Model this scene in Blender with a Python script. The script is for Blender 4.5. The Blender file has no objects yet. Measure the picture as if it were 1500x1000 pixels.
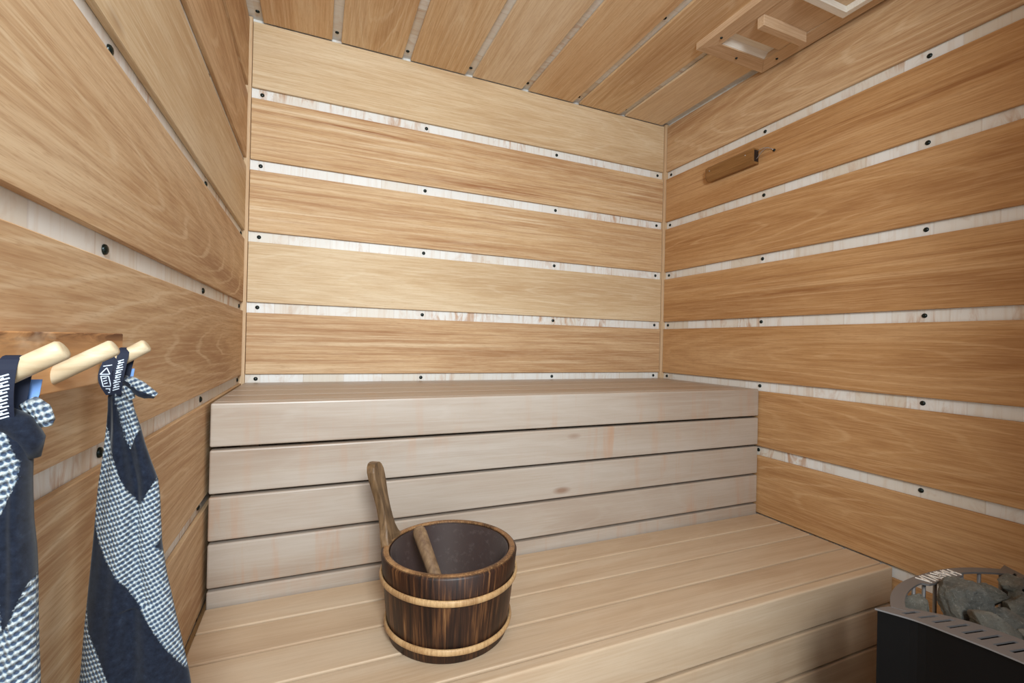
import bpy, bmesh, math, random
from mathutils import Vector, Matrix, noise
C = bpy.context.scene.collection
sc = bpy.context.scene
R = math.radians

# ------------------------------------------------------------------ camera, light, exposure
W = 1.9            # inside width between the wall battens
T = 0.013          # board thickness
CEIL = 2.395
XW, TW = -.002, .0105   # left wall: batten plane and board thickness
FRONT = -1.83      # inner plane of the door wall
cam = bpy.data.cameras.new('camera')
co = bpy.data.objects.new('camera', cam); C.objects.link(co)
cam.sensor_width = 36.0; cam.lens = 676.0 * 36.0 / 1500.0
cam.clip_start = 0.02
_y, _p, _r = R(-23.03), R(0.154), R(1.283)
_f = Vector((-math.sin(_y) * math.cos(_p), math.cos(_y) * math.cos(_p), math.sin(_p)))
_rt = Vector((math.cos(_y), math.sin(_y), 0)); _up = _rt.cross(_f)
rt2 = _rt * math.cos(_r) + _up * math.sin(_r); up2 = -_rt * math.sin(_r) + _up * math.cos(_r)
m = Matrix((rt2, up2, -_f)).transposed().to_4x4(); m.translation = Vector((0.2486, -1.897, 1.2531))
co.matrix_world = m
sc.camera = co
sc.view_settings.view_transform = 'Standard'
sc.view_settings.look = 'None'
sc.view_settings.gamma = 1
sc.view_settings.use_curve_mapping = False
sc.view_settings.exposure = 0.0
wd = bpy.data.worlds.new('world'); sc.world = wd; wd.use_nodes = True
wd.node_tree.nodes['Background'].inputs[0].default_value = (0.80, 0.90, 1.0, 1)
wd.node_tree.nodes['Background'].inputs[1].default_value = 1.35

def area(name, loc, target, sx, sy, power, col):
    l = bpy.data.lights.new(name, 'AREA'); l.shape = 'RECTANGLE'; l.size = sx; l.size_y = sy
    l.energy = power; l.color = col
    o = bpy.data.objects.new(name, l); C.objects.link(o); o.location = loc
    o.rotation_euler = (Vector(target) - Vector(loc)).to_track_quat('-Z', 'Y').to_euler()
    return o
area('daylight_from_the_doorway', (0.28, -2.62, 1.95), (0.55, 0.0, 1.35), 0.42, 0.6, 27, (0.90, 0.97, 1.0)).data.spread = R(125)

# ------------------------------------------------------------------ helpers
def lin(r, g, b):
    f = lambda c: (c / 255 / 12.92) if c / 255 <= .04045 else ((c / 255 + .055) / 1.055) ** 2.4
    return (f(r), f(g), f(b), 1)

AT = {}            # world origin of every object, for parenting
def obj(name, bm, mat, parent=None, smooth=False, loc=None):
    me = bpy.data.meshes.new(name)
    if loc is not None:
        bmesh.ops.translate(bm, verts=bm.verts, vec=-Vector(loc))
    bmesh.ops.recalc_face_normals(bm, faces=bm.faces)
    bm.to_mesh(me); bm.free()
    if smooth:
        for p in me.polygons: p.use_smooth = True
    o = bpy.data.objects.new(name, me); C.objects.link(o)
    for mm in (mat if isinstance(mat, (list, tuple)) else [mat]): me.materials.append(mm)
    if loc is not None: o.location = loc
    AT[o.name] = Vector(loc or (0, 0, 0))
    if parent is not None:
        o.parent = parent
        o.location = Vector(loc or (0, 0, 0)) - AT.get(parent.name, Vector((0, 0, 0)))
    return o

def thing(name, label, cat, loc=(0, 0, 0), group=None):
    o = bpy.data.objects.new(name, None); C.objects.link(o)
    o.empty_display_size = .05
    o.location = loc; AT[o.name] = Vector(loc); o['label'] = label; o['category'] = cat
    if group: o['group'] = group
    return o

def tag(o, label, cat, group=None):
    o['label'] = label; o['category'] = cat
    if group: o['group'] = group
    return o

def box(bm, x0, x1, y0, y1, z0, z1, bev=0.0, seg=2):
    b = bmesh.new()
    bmesh.ops.create_cube(b, size=1)
    for v in b.verts:
        v.co = Vector(((x0 + x1) / 2 + v.co.x * (x1 - x0), (y0 + y1) / 2 + v.co.y * (y1 - y0), (z0 + z1) / 2 + v.co.z * (z1 - z0)))
    if bev:
        bmesh.ops.bevel(b, geom=b.edges[:], offset=bev, segments=seg, affect='EDGES', profile=.5)
    me = bpy.data.meshes.new('t'); b.to_mesh(me); b.free(); bm.from_mesh(me); bpy.data.meshes.remove(me)
    return bm

def bx(*a, **k):
    return box(bmesh.new(), *a, **k)

def prism(bm, pts, axis, a0, a1):
    """closed outline pts (2-D) extruded along axis from a0 to a1"""
    def P(p, a):
        return {0: (a, p[0], p[1]), 1: (p[0], a, p[1]), 2: (p[0], p[1], a)}[axis]
    A = [bm.verts.new(P(p, a0)) for p in pts]; B = [bm.verts.new(P(p, a1)) for p in pts]
    n = len(pts)
    bm.faces.new(A); bm.faces.new(B[::-1])
    for i in range(n):
        bm.faces.new((A[i], A[(i + 1) % n], B[(i + 1) % n], B[i]))
    return bm

def tube(bm, pts, rad, n=10, cap=True, round_end=False):
    """swept round bar through points; rad a number or a list"""
    pts = [Vector(p) for p in pts]
    rs = rad if isinstance(rad, (list, tuple)) else [rad] * len(pts)
    if round_end:
        d0 = (pts[0] - pts[1]).normalized(); d1 = (pts[-1] - pts[-2]).normalized()
        a, b = pts[0], pts[-1]; r0, r1 = rs[0], rs[-1]
        pts = [a + d0 * r0 * .30, a + d0 * r0 * .22, a] + pts[1:-1] + [b, b + d1 * r1 * .22, b + d1 * r1 * .30]
        rs = [r0 * .55, r0 * .85, r0] + list(rs[1:-1]) + [r1, r1 * .85, r1 * .55]
    rings = []; prev = None
    for i, p in enumerate(pts):
        d = (pts[min(i + 1, len(pts) - 1)] - pts[max(i - 1, 0)]).normalized()
        if prev is None:
            u = d.orthogonal().normalized()
        else:
            u = (prev - d * prev.dot(d)).normalized()
        prev = u; w = d.cross(u)
        rings.append([bm.verts.new(p + (u * math.cos(2 * math.pi * k / n) + w * math.sin(2 * math.pi * k / n)) * rs[i]) for k in range(n)])
    for a, b in zip(rings, rings[1:]):
        for k in range(n):
            bm.faces.new((a[k], a[(k + 1) % n], b[(k + 1) % n], b[k]))
    if cap:
        bm.faces.new(rings[0][::-1]); bm.faces.new(rings[-1])
    return bm

def lathe(bm, prof, n=96, centre=(0, 0, 0), close=True):
    """(radius, z) profile turned around z; closed loop if close"""
    rings = []
    for r, z in prof:
        rings.append([bm.verts.new((centre[0] + r * math.cos(2 * math.pi * k / n), centre[1] + r * math.sin(2 * math.pi * k / n), centre[2] + z)) for k in range(n)])
    seq = list(zip(rings, rings[1:])) + ([(rings[-1], rings[0])] if close else [])
    for a, b in seq:
        for k in range(n):
            bm.faces.new((a[k], a[(k + 1) % n], b[(k + 1) % n], b[k]))
    return bm

# ------------------------------------------------------------------ materials
class NT:
    def __init__(s, name, rough=.6, spec=.3):
        s.m = bpy.data.materials.new(name); s.m.use_nodes = True
        s.t = s.m.node_tree; s.b = s.t.nodes['Principled BSDF']
        s.b.inputs['Roughness'].default_value = rough
        s.b.inputs['Specular IOR Level'].default_value = spec
    def n(s, ty, **kw):
        nd = s.t.nodes.new(ty)
        for k, v in kw.items():
            if k in nd.inputs and not hasattr(nd, k): nd.inputs[k].default_value = v
            else: setattr(nd, k, v)
        return nd
    def l(s, a, b): s.t.links.new(a, b)
    def coords(s, scale, rnd=True, rot=(0, 0, 0), src='Object'):
        tc = s.n('ShaderNodeTexCoord')
        out = tc.outputs[src]
        if rnd:
            oi = s.n('ShaderNodeObjectInfo')
            mu = s.n('ShaderNodeVectorMath', operation='MULTIPLY_ADD')
            mu.inputs[0].default_value = (37.0, 53.0, 71.0)
            cmb = s.n('ShaderNodeCombineXYZ')
            for i in range(3): s.l(oi.outputs['Random'], cmb.inputs[i])
            s.l(cmb.outputs[0], mu.inputs[1]); s.l(out, mu.inputs[2]); out = mu.outputs[0]
        mp = s.n('ShaderNodeMapping'); mp.inputs['Scale'].default_value = scale; mp.inputs['Rotation'].default_value = rot
        s.l(out, mp.inputs['Vector']); return mp.outputs[0]
    def noise(s, vec, scale=1, detail=4, rough=.55, dist=0):
        nd = s.n('ShaderNodeTexNoise'); nd.inputs['Scale'].default_value = scale; nd.inputs['Detail'].default_value = detail
        nd.inputs['Roughness'].default_value = rough; nd.inputs['Distortion'].default_value = dist
        s.l(vec, nd.inputs['Vector']); return nd.outputs['Fac']
    def ramp(s, fac, stops, interp='LINEAR'):
        nd = s.n('ShaderNodeValToRGB'); cr = nd.color_ramp; cr.interpolation = interp
        while len(cr.elements) > 1: cr.elements.remove(cr.elements[-1])
        cr.elements[0].position = stops[0][0]; cr.elements[0].color = stops[0][1]
        for p, c in stops[1:]:
            e = cr.elements.new(p); e.color = c
        s.l(fac, nd.inputs[0]); return nd.outputs[0]
    def val(s, fac, a, b, lo=0., hi=1.):
        nd = s.n('ShaderNodeMapRange'); nd.inputs[1].default_value = a; nd.inputs[2].default_value = b
        nd.inputs[3].default_value = lo; nd.inputs[4].default_value = hi; s.l(fac, nd.inputs[0]); return nd.outputs[0]
    def mix(s, fac, a, b, mode='MIX'):
        nd = s.n('ShaderNodeMix', data_type='RGBA', blend_type=mode)
        for i, v in ((0, fac), (6, a), (7, b)):
            if hasattr(v, 'links'): s.l(v, nd.inputs[i])
            else: nd.inputs[i].default_value = v
        return nd.outputs[2]
    def mul(s, a, b, op='MULTIPLY'):
        nd = s.n('ShaderNodeMath', operation=op)
        for i, v in enumerate((a, b)):
            if hasattr(v, 'links'): s.l(v, nd.inputs[i])
            else: nd.inputs[i].default_value = v
        return nd.outputs[0]
    def bump(s, h, strength=.2, dist=.001):
        nd = s.n('ShaderNodeBump'); nd.inputs['Strength'].default_value = strength; nd.inputs['Distance'].default_value = dist
        s.l(h, nd.inputs['Height']); s.l(nd.outputs[0], s.b.inputs['Normal'])
    def col(s, c):
        if hasattr(c, 'links'): s.l(c, s.b.inputs['Base Color'])
        else: s.b.inputs['Base Color'].default_value = c

def plain(name, c, rough=.5, metal=0, spec=.4):
    s = NT(name, rough, spec); s.col(c); s.b.inputs['Metallic'].default_value = metal; return s.m

def axvec(axis, along, across):
    v = [across] * 3; v[axis] = along; return tuple(v)

def wood(name, axis, light, mid, dark, ribbon=.3, cath=.3, pores=.5, rough=.62, tonal=.35, knots=0.0, stains=0.0, stain_col=None, spec=.25):
    """axis = grain direction in object coordinates"""
    s = NT(name, rough, spec)
    broad = s.noise(s.coords(axvec(axis, .9, 7)), 1, 3, .5, .8)
    c = s.ramp(broad, [(.28, dark), (.5, mid), (.74, light)])
    c = s.mix(1 - tonal, c, mid)
    # ribbon stripes of light and dark
    rb = s.noise(s.coords(axvec(axis, .7, 56)), 1, 5, .6, .3)
    mask = s.val(s.noise(s.coords(axvec(axis, 1.2, 5)), 1, 2), .35, .65, .35, 1)
    c = s.mix(s.mul(s.val(rb, .48, .34), s.mul(mask, ribbon)), c, dark)
    c = s.mix(s.mul(s.val(rb, .53, .67), s.mul(mask, ribbon)), c, light)
    # nested cathedral figure
    if cath:
        wv = s.n('ShaderNodeTexWave', wave_type='RINGS', rings_direction='SPHERICAL', wave_profile='SIN')
        wv.inputs['Scale'].default_value = 1.9; wv.inputs['Distortion'].default_value = 6.5
        wv.inputs['Detail'].default_value = 3; wv.inputs['Detail Scale'].default_value = .8; wv.inputs['Detail Roughness'].default_value = .6
        tc_ = s.n('ShaderNodeTexCoord'); oi_ = s.n('ShaderNodeObjectInfo')
        off = s.n('ShaderNodeCombineXYZ')
        s.l(s.val(oi_.outputs['Random'], 0, 1, -.9, .7), off.inputs[axis])
        ad = s.n('ShaderNodeVectorMath', operation='ADD'); s.l(tc_.outputs['Object'], ad.inputs[0]); s.l(off.outputs[0], ad.inputs[1])
        mp_ = s.n('ShaderNodeMapping'); mp_.inputs['Scale'].default_value = axvec(axis, .85, 7.5); s.l(ad.outputs[0], mp_.inputs['Vector'])
        s.l(mp_.outputs[0], wv.inputs['Vector'])
        line = s.val(wv.outputs['Fac'], .90, 1.0)
        c = s.mix(s.mul(s.mul(line, s.val(s.noise(s.coords(axvec(axis, 2.5, 14)), 1, 2), .35, .65, .15, 1)), cath * .75), c, light)
        line2 = s.val(wv.outputs['Fac'], .45, .0)
        c = s.mix(s.mul(line2, cath * .22), c, dark)
    # fine fibres
    fb = s.noise(s.coords(axvec(axis, 7, 240)), 1, 3, .7)
    c = s.mix(s.val(fb, .5, .66, .0, .55 * pores + .1), c, light)
    c = s.mix(s.val(fb, .5, .36, .0, .45 * pores + .06), c, dark)
    po = s.noise(s.coords(axvec(axis, 38, 560)), 1, 2, .6)
    c = s.mix(s.mul(s.val(po, .56, .70), .6 * pores), c, dark)
    if knots:
        vo = s.n('ShaderNodeTexVoronoi'); vo.inputs['Scale'].default_value = 1.0
        s.l(s.coords(axvec(axis, 1.6, 4.2)), vo.inputs['Vector'])
        k = s.val(vo.outputs['Distance'], .06, .02)
        c = s.mix(s.mul(k, knots), c, lin(120, 75, 40))
    if stains:
        cs = [2.2, 2.2, 2.2]
        sn = s.noise(s.coords((22, 22, 2.2)), 1, 4, .6, .4)
        sm = s.noise(s.coords((1.4, 3, 3)), 1, 2)
        c = s.mix(s.mul(s.mul(s.val(sn, .52, .72), s.val(sm, .42, .62)), stains), c, stain_col)
    s.col(c)
    h = s.mul(fb, .6, 'MULTIPLY')
    s.bump(h, .18, .0008)
    return s.m

# wall board woods; per direction, dimmer light at right put into the warm set
L1, M1, D1 = lin(224, 202, 170), lin(202, 168, 126), lin(150, 100, 62)
L2, M2, D2 = lin(212, 174, 130), lin(188, 144, 96), lin(146, 98, 58)
L3, M3, D3 = lin(226, 209, 180), lin(208, 182, 145), lin(176, 140, 100)
wb = {}
L4, M4, D4 = lin(222, 197, 162), lin(199, 164, 124), lin(150, 104, 66)
for ax, nm in ((0, 'x'), (1, 'y')):
    wb['ribbon' + nm] = wood('ribbon_board_' + nm, ax, L1, M1, D1, ribbon=1.0, cath=.0, tonal=.45)
    wb['plain' + nm] = wood('plain_board_' + nm, ax, L3, M3, D3, ribbon=.3, cath=.45, tonal=.6, knots=.35)
    wb['warm' + nm] = wood('warm_board_' + nm, ax, L2, M2, D2, ribbon=.25, cath=.7, tonal=.65, knots=.15)
    wb['ribbonmid' + nm] = wood('ribbon_mid_board_' + nm, ax, L4, M4, D4, ribbon=.9, cath=.05, tonal=.5)
    wb['mid' + nm] = wood('mid_board_' + nm, ax, L4, M4, D4, ribbon=.25, cath=.85, tonal=.6, knots=.15)
    wb['ceilribbon' + nm] = wood('ceiling_ribbon_board_' + nm, ax, lin(234, 212, 178), lin(220, 186, 144), lin(178, 132, 90), ribbon=.6, cath=.05, tonal=.5)
    wb['ceil' + nm] = wood('ceiling_board_' + nm, ax, lin(234, 214, 182), lin(220, 188, 146), lin(178, 134, 92), ribbon=.25, cath=.8, tonal=.6)
    wb['ceilpale' + nm] = wood('ceiling_pale_board_' + nm, ax, lin(240, 224, 198), lin(228, 204, 170), lin(192, 154, 114), ribbon=.25, cath=.5, tonal=.6)
    wb['ribbonwarm' + nm] = wood('ribbon_warm_board_' + nm, ax, L2, M2, D2, ribbon=.75, cath=.05, tonal=.5)

def plywood(name, ax_along, ax_across):
    """pale birch battens behind the boards: short vertical lamellas with brown water marks"""
    s = NT(name, .55, .3)
    sc_ = [8.0] * 3; sc_[ax_across] = .35
    tc = s.coords(tuple([1, 1, 1]), rnd=False)
    sep = s.n('ShaderNodeSeparateXYZ'); s.l(tc, sep.inputs[0])
    al = sep.outputs[ax_along]
    rowf = s.n('ShaderNodeMath', operation='FLOOR'); s.l(s.mul(s.mul(sep.outputs[ax_across], 3.89), .9, 'ADD'), rowf.inputs[0])
    cell = s.mul(s.mul(al, 7.0), s.mul(rowf.outputs[0], 2.71), 'ADD')
    fl = s.n('ShaderNodeMath', operation='FLOOR'); s.l(cell, fl.inputs[0])
    wn = s.n('ShaderNodeTexWhiteNoise', noise_dimensions='1D'); s.l(fl.outputs[0], wn.inputs['W'])
    c = s.ramp(wn.outputs['Value'], [(0, lin(226, 224, 218)), (.5, lin(232, 232, 229)), (1, lin(220, 212, 198))])
    fr = s.n('ShaderNodeMath', operation='FRACT'); s.l(cell, fr.inputs[0])
    seam = s.val(fr.outputs[0], .0, .03, 1, 0)
    c = s.mix(s.mul(seam, .3), c, lin(160, 126, 92))
    v = [60.0] * 3; v[ax_across] = 4.0
    g = s.noise(s.coords(tuple(v), rnd=False), 1, 4, .6, .6)
    c = s.mix(s.val(g, .5, .75, 0, .35), c, lin(196, 164, 124))
    st = s.noise(s.coords(tuple([9.0] * 3), rnd=False), 1, 4, .6, 1.5)
    c = s.mix(s.val(st, .58, .72, 0, .30), c, lin(184, 146, 108))
    v2 = [26.0] * 3; v2[ax_across] = 7.0
    mk = s.noise(s.coords(tuple(v2), rnd=False), 1, 4, .62, 1.2)
    zone = s.noise(s.coords(tuple([1.7 if i != ax_across else 3.9 for i in range(3)]), rnd=False), 1, 1)
    c = s.mix(s.mul(s.val(mk, .50, .64), s.val(zone, .50, .64, 0, .8)), c, lin(186, 140, 98))
    s.col(c); return s.m
ply_xz = plywood('birch_plywood_back', 0, 2)
ply_yz = plywood('birch_plywood_side', 1, 2)
ply_yx = plywood('birch_plywood_ceiling', 1, 0)

bench_m = wood('bench_wood', 0, lin(192, 184, 174), lin(176, 161, 146), lin(146, 122, 102), ribbon=.22, cath=.22, pores=.10, tonal=.5, rough=.36, spec=.5,
               stains=.5, stain_col=lin(182, 134, 98), knots=.6)
seat_m = wood('bench_seat_wood', 0, lin(214, 195, 170), lin(199, 173, 143), lin(164, 132, 102), ribbon=.3, cath=.22, pores=.14, tonal=.6, rough=.45, spec=.4,
              stains=.12, stain_col=lin(176, 126, 84), knots=.5)
trim_m = wood('corner_trim_wood', 2, lin(220, 198, 166), lin(204, 174, 138), lin(172, 134, 98), ribbon=.2, cath=0)
floor_m = wood('floor_wood', 1, lin(214, 196, 172), lin(196, 174, 148), lin(160, 134, 108))  # unseen floor, colour made paler to bounce light up to the ceiling
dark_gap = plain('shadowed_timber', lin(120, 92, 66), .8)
steel = plain('stainless_steel', lin(200, 205, 210), .25, 1.0)
def screw_mat():
    s = NT('black_screw_head', .25, .6); s.col(lin(22, 34, 32)); s.b.inputs['Metallic'].default_value = .5; return s.m
screw_m = screw_mat()

# ------------------------------------------------------------------ the setting
def structure(name, bm, mat):
    o = obj(name, bm, mat); o['kind'] = 'structure'; return o

wall_back = structure('wall_back', bx(-.12, W + .12, 0, .12, 0, CEIL + .1), ply_xz)
wall_left = structure('wall_left', bx(-.12, XW, FRONT - .10, 0, 0, CEIL + .1), ply_yz)
wall_right = structure('wall_right', bx(W, W + .12, FRONT - .10, 0, 0, CEIL + .1), ply_yz)
ceiling = structure('ceiling', bx(XW, W, FRONT - .10, 0, CEIL, CEIL + .1), ply_yx)
floor = structure('floor', bx(-.12, W + .12, -3.2, .12, -.06, 0), floor_m)
DX0, DX1, DZ = 0.02, 1.18, 2.34
bm = bx(DX1, W, FRONT - .10, FRONT, 0, CEIL)
box(bm, 0, DX1, FRONT - .10, FRONT, DZ, CEIL)
wall_front = structure('wall_front', bm, wb['warmx'])

def screw(parent, p, n, r=.0070):
    """low dome of a screw head standing out from p along n"""
    b = bmesh.new()
    prof = [(r, 0), (r, .0014), (r * .88, .0030), (r * .62, .0042), (r * .3, .0049), (.0002, .0051)]
    lathe(b, prof, 14, close=False)
    q = Vector((0, 0, 1)).rotation_difference(Vector(n)).to_matrix().to_4x4()
    bmesh.ops.transform(b, matrix=q, verts=b.verts)
    bmesh.ops.translate(b, verts=b.verts, vec=Vector(p))
    return obj('screw', b, screw_m, parent, smooth=True, loc=Vector(p))

TOPS = [2.146, 1.889, 1.632, 1.378, 1.120, .863, .5975, .348, .091]   # upper edge of each batten gap
GAP = .038
def rows(gap=GAP, drop=0):
    tops = [t - drop for t in TOPS]
    up = [2.380] + [t - gap for t in tops]
    lo = tops + [.0]
    return list(zip(lo, up))
rng = random.Random(5)
back_kinds = ['plain', 'ribbon', 'ribbon', 'plain', 'ribbonmid', 'mid', 'warm', 'warm', 'warm', 'warm']
right_kinds = ['mid', 'ribbonwarm', 'warm', 'ribbonwarm', 'warm', 'warm', 'warm', 'warm', 'warm', 'warm']
left_kinds = ['mid', 'mid', 'plain', 'mid', 'mid', 'mid', 'mid', 'warm', 'warm', 'warm']
for i, (z0, z1) in enumerate(rows()):
    if z1 - z0 < .02: continue
    zc = (z0 + z1) / 2
    obj('wall_board', bx(.0195, W - .0265, -T, -.0025, z0, z1, bev=.0012, seg=1), wb[back_kinds[i] + 'x'], wall_back, loc=(W / 2, -T / 2, zc))
    l0, l1 = rows(.0305, .0015)[i]
    obj('wall_board', bx(XW + .0004, XW + TW, FRONT, -.0200, l0, l1, bev=.0012, seg=1), wb[left_kinds[i] + 'y'], wall_left, loc=(T / 2, -.9, zc))
    obj('wall_board', bx(W - T, W - .0025, FRONT, -.021, z0, z1, bev=.0012, seg=1), wb[right_kinds[i] + 'y'], wall_right, loc=(W - T / 2, -.9, zc))
for k, t in enumerate(TOPS[:8]):
    z = t - .018
    if k < 5:
        for x in (.0514, .650, 1.259, 1.8466): screw(wall_back, (x, 0, z), (0, -1, 0))
    for y in (-.0417, -.577, -1.1194, -1.66):
        if (k >= 5 and y == -.0417) or (k >= 6): continue
        screw(wall_right, (W, y, z), (-1, 0, 0))
    for y in (-.0420, -.598, -1.153, -1.70):
        if k >= 7: continue
        screw(wall_left, (XW, y, z), (1, 0, 0))
x = .0515; k = 0
ck = ['ceilribbon', 'ceil', 'ceil', 'ceilpale', 'ceilribbon', 'ceil', 'ceilpale']
for k in range(7):
    x0 = .0515 + .2625 * k; x1 = x0 + .2295
    obj('ceiling_board', bx(x0, x1, FRONT, -.0155, CEIL - T, CEIL - .0025, bev=.0012, seg=1), wb[ck[k] + 'y'], ceiling, loc=((x0 + x1) / 2, -.9, CEIL))
for k in range(8):
    xs = .0357 + .2612 * k
    for y in (-.051, -.62, -1.19):
        if k == 7 and y < -.1: continue
        if k == 6 and y < -.5: continue
        screw(ceiling, (xs, y, CEIL), (0, 0, -1))
# corner trims
structure('trim_1', bx(XW, .0182, -.0195, 0, 0, CEIL - .004, bev=.001, seg=1), trim_m)
structure('trim_2', bx(W - .0245, W - .0005, -.0200, 0, 0, CEIL - .004, bev=.001, seg=1), trim_m)

# ------------------------------------------------------------------ benches
XL, XR = .0175, W - T - .003
def board(name, parent, y0, y1, z0, z1, mat, bev=.0035):
    return obj(name, bx(XL, XR, y0, y1, z0, z1, bev=bev, seg=3), mat, parent, smooth=False, loc=((XL + XR) / 2, (y0 + y1) / 2, (z0 + z1) / 2))
YB, ZB = -.586, 1.090      # upper bench front plane and top
YL, ZL = -1.060, .596      # lower bench front plane and top
BT = .028
up_bench = thing('sauna_bench', 'high pale wooden sauna bench along the back wall with a tall slatted front', 'bench', (W / 2, -.30, 0))
for k in range(4):
    y1 = -.0155 - .1355 * k
    board('seat_board', up_bench, y1 - .1300, y1, ZB - BT, ZB, bench_m)
for k in range(5):
    z1 = ZB - .1145 * k
    board('front_board', up_bench, YB, YB + BT, z1 - .1068, z1, bench_m, bev=.0045)
lo_bench = thing('sauna_bench', 'low wooden sauna bench carrying the dark bucket', 'bench', (W / 2, -.82, 0))
edges = [YB - .0035, -.6940, -.8065, -.9195, -1.0300]
for a, b in zip(edges, edges[1:]):
    board('seat_board', lo_bench, b + .0030, a - .0030, ZL - BT, ZL, seat_m)
for k in range(5):
    z1 = ZL - .1145 * k
    board('front_board', lo_bench, YL, YL + BT, z1 - .1068, z1, seat_m, bev=.0045)
def framing(parent, ya, yb, ztop, zbot):
    for x in (.10, .93, 1.79):
        b = bmesh.new()
        box(b, x - .02, x + .02, ya + .001, ya + .046, zbot, ztop - .045)
        obj('support_post', b, dark_gap, parent, loc=(x, ya + .02, zbot))
        b = bmesh.new()
        box(b, x - .02, x + .02, ya + .001, yb, ztop - .045, ztop - .001)
        obj('support_beam', b, dark_gap, parent, loc=(x, (ya + yb) / 2, ztop - .02))
framing(up_bench, YB + BT, -.017, ZB - BT, 0)
framing(lo_bench, YL + BT, YB - .004, ZL - BT, 0)

# ------------------------------------------------------------------ bucket
bc = Vector((.5456, -.8581, ZL))
RB, RT, HB = .1345, .1555, .1865
def burnt():
    s = NT('burnt_stave_wood', .45, .4)
    tc = s.n('ShaderNodeTexCoord'); sep = s.n('ShaderNodeSeparateXYZ'); s.l(tc.outputs['Object'], sep.inputs[0])
    at = s.n('ShaderNodeMath', operation='ARCTAN2'); s.l(sep.outputs[1], at.inputs[0]); s.l(sep.outputs[0], at.inputs[1])
    cmb = s.n('ShaderNodeCombineXYZ'); s.l(at.outputs[0], cmb.inputs[0]); s.l(sep.outputs[2], cmb.inputs[1])
    def cv(sx, sz):
        mp = s.n('ShaderNodeMapping'); mp.inputs['Scale'].default_value = (sx, sz, 1); s.l(cmb.outputs[0], mp.inputs['Vector']); return mp.outputs[0]
    g = s.noise(cv(26, 6.5), 1, 5, .65, .3)
    b2 = s.noise(cv(3.2, 5.0), 1, 2, .5)
    f = s.mul(s.mul(g, .72), s.mul(b2, .42), 'ADD')
    c = s.ramp(f, [(.48, lin(30, 17, 12)), (.61, lin(58, 34, 21)), (.70, lin(104, 68, 40)), (.80, lin(166, 124, 80))])
    fr = s.n('ShaderNodeMath', operation='FRACT'); s.l(s.mul(at.outputs[0], 18 / (2 * math.pi)), fr.inputs[0])
    seam = s.val(fr.outputs[0], 0, .035, 1, 0)
    c = s.mix(s.mul(seam, .5), c, lin(30, 18, 12))
    s.col(c); s.bump(g, .35, .0012); return s.m
burnt_m = burnt()
def handle_wood():
    s = NT('scorched_handle_wood', .5, .3)
    g = s.noise(s.coords((60, 60, 5)), 1, 4, .6, .4); b2 = s.noise(s.coords((9, 9, 7), rnd=False), 1, 2)
    c = s.ramp(g, [(.35, lin(84, 64, 44)), (.55, lin(122, 96, 68)), (.7, lin(148, 120, 88))])
    c = s.mix(s.val(b2, .45, .62, 0, .75), c, lin(52, 40, 30)); s.col(c); return s.m
hoop_m = wood('hoop_wood', 2, lin(216, 184, 138), lin(190, 152, 106), lin(118, 80, 48), ribbon=.2, cath=0, rough=.4, tonal=.8)
bucket = thing('wooden_bucket', 'dark scorched wooden sauna bucket with two light hoops on the low bench', 'bucket', tuple(bc))
b = bmesh.new()
rad = lambda z: RB + (RT - RB) * z / HB
lathe(b, [(RB - .003, 0), (RB, .003), (rad(.06), .06), (rad(.12), .12), (RT - .001, HB - .006), (RT - .005, HB - .001), (RT - .010, HB),
          (RT - .018, HB - .002), (RT - .020, HB - .008), (RB - .014, .014), (.001, .014), (.001, 0)], 112, tuple(bc))
body = obj('staved_body', b, burnt_m, bucket, smooth=True, loc=tuple(bc))
rim_m = wood('bucket_rim_wood', 2, lin(190, 150, 104), lin(138, 100, 66), lin(66, 44, 30), ribbon=.4, cath=0, tonal=1, rough=.45)
b = bmesh.new()
lathe(b, [(RT - .0095, HB + .0012), (RT - .0045, HB - .0015), (RT - .0035, HB - .0045), (RT - .010, HB - .004), (RT - .019, HB - .003), (RT - .017, HB + .0004)], 112, tuple(bc))
obj('rim', b, rim_m, bucket, smooth=True, loc=tuple(bc))
def hoop(z, r0, tilt=0):
    b = bmesh.new(); n = 112; rings = []
    for k in range(n):
        a = 2 * math.pi * k / n
        zz = z + .002 * math.sin(a * 2 + 1)
        rr = rad(zz) + r0
        ring = []
        for q in range(8):
            t = 2 * math.pi * q / 8
            ring.append(b.verts.new((bc.x + (rr + .0035 * math.cos(t)) * math.cos(a), bc.y + (rr + .0035 * math.cos(t)) * math.sin(a), bc.z + zz + .0072 * math.sin(t))))
        rings.append(ring)
    for i in range(n):
        A, B = rings[i], rings[(i + 1) % n]
        for q in range(8): b.faces.new((A[q], A[(q + 1) % 8], B[(q + 1) % 8], B[q]))
    return obj('hoop', b, hoop_m, bucket, smooth=True, loc=tuple(bc))
hoop(.1345, .004); hoop(.0300, .004)
liner_m = NT('dark_bucket_liner', .32, .5)
ln = liner_m.noise(liner_m.coords((60, 60, 60)), 1, 5, .7)
liner_m.col(liner_m.mix(liner_m.val(ln, .55, .75, 0, .4), lin(58, 48, 48), lin(104, 96, 94)))
b = bmesh.new()
lathe(b, [(RT - .0205, HB - .004), (RT - .0225, HB - .0045), (RB - .018, .020), (.002, .018), (.002, .0155), (RB - .0155, .0165)], 96, tuple(bc), close=True)
obj('liner', b, liner_m.m, bucket, smooth=True, loc=tuple(bc))
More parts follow.
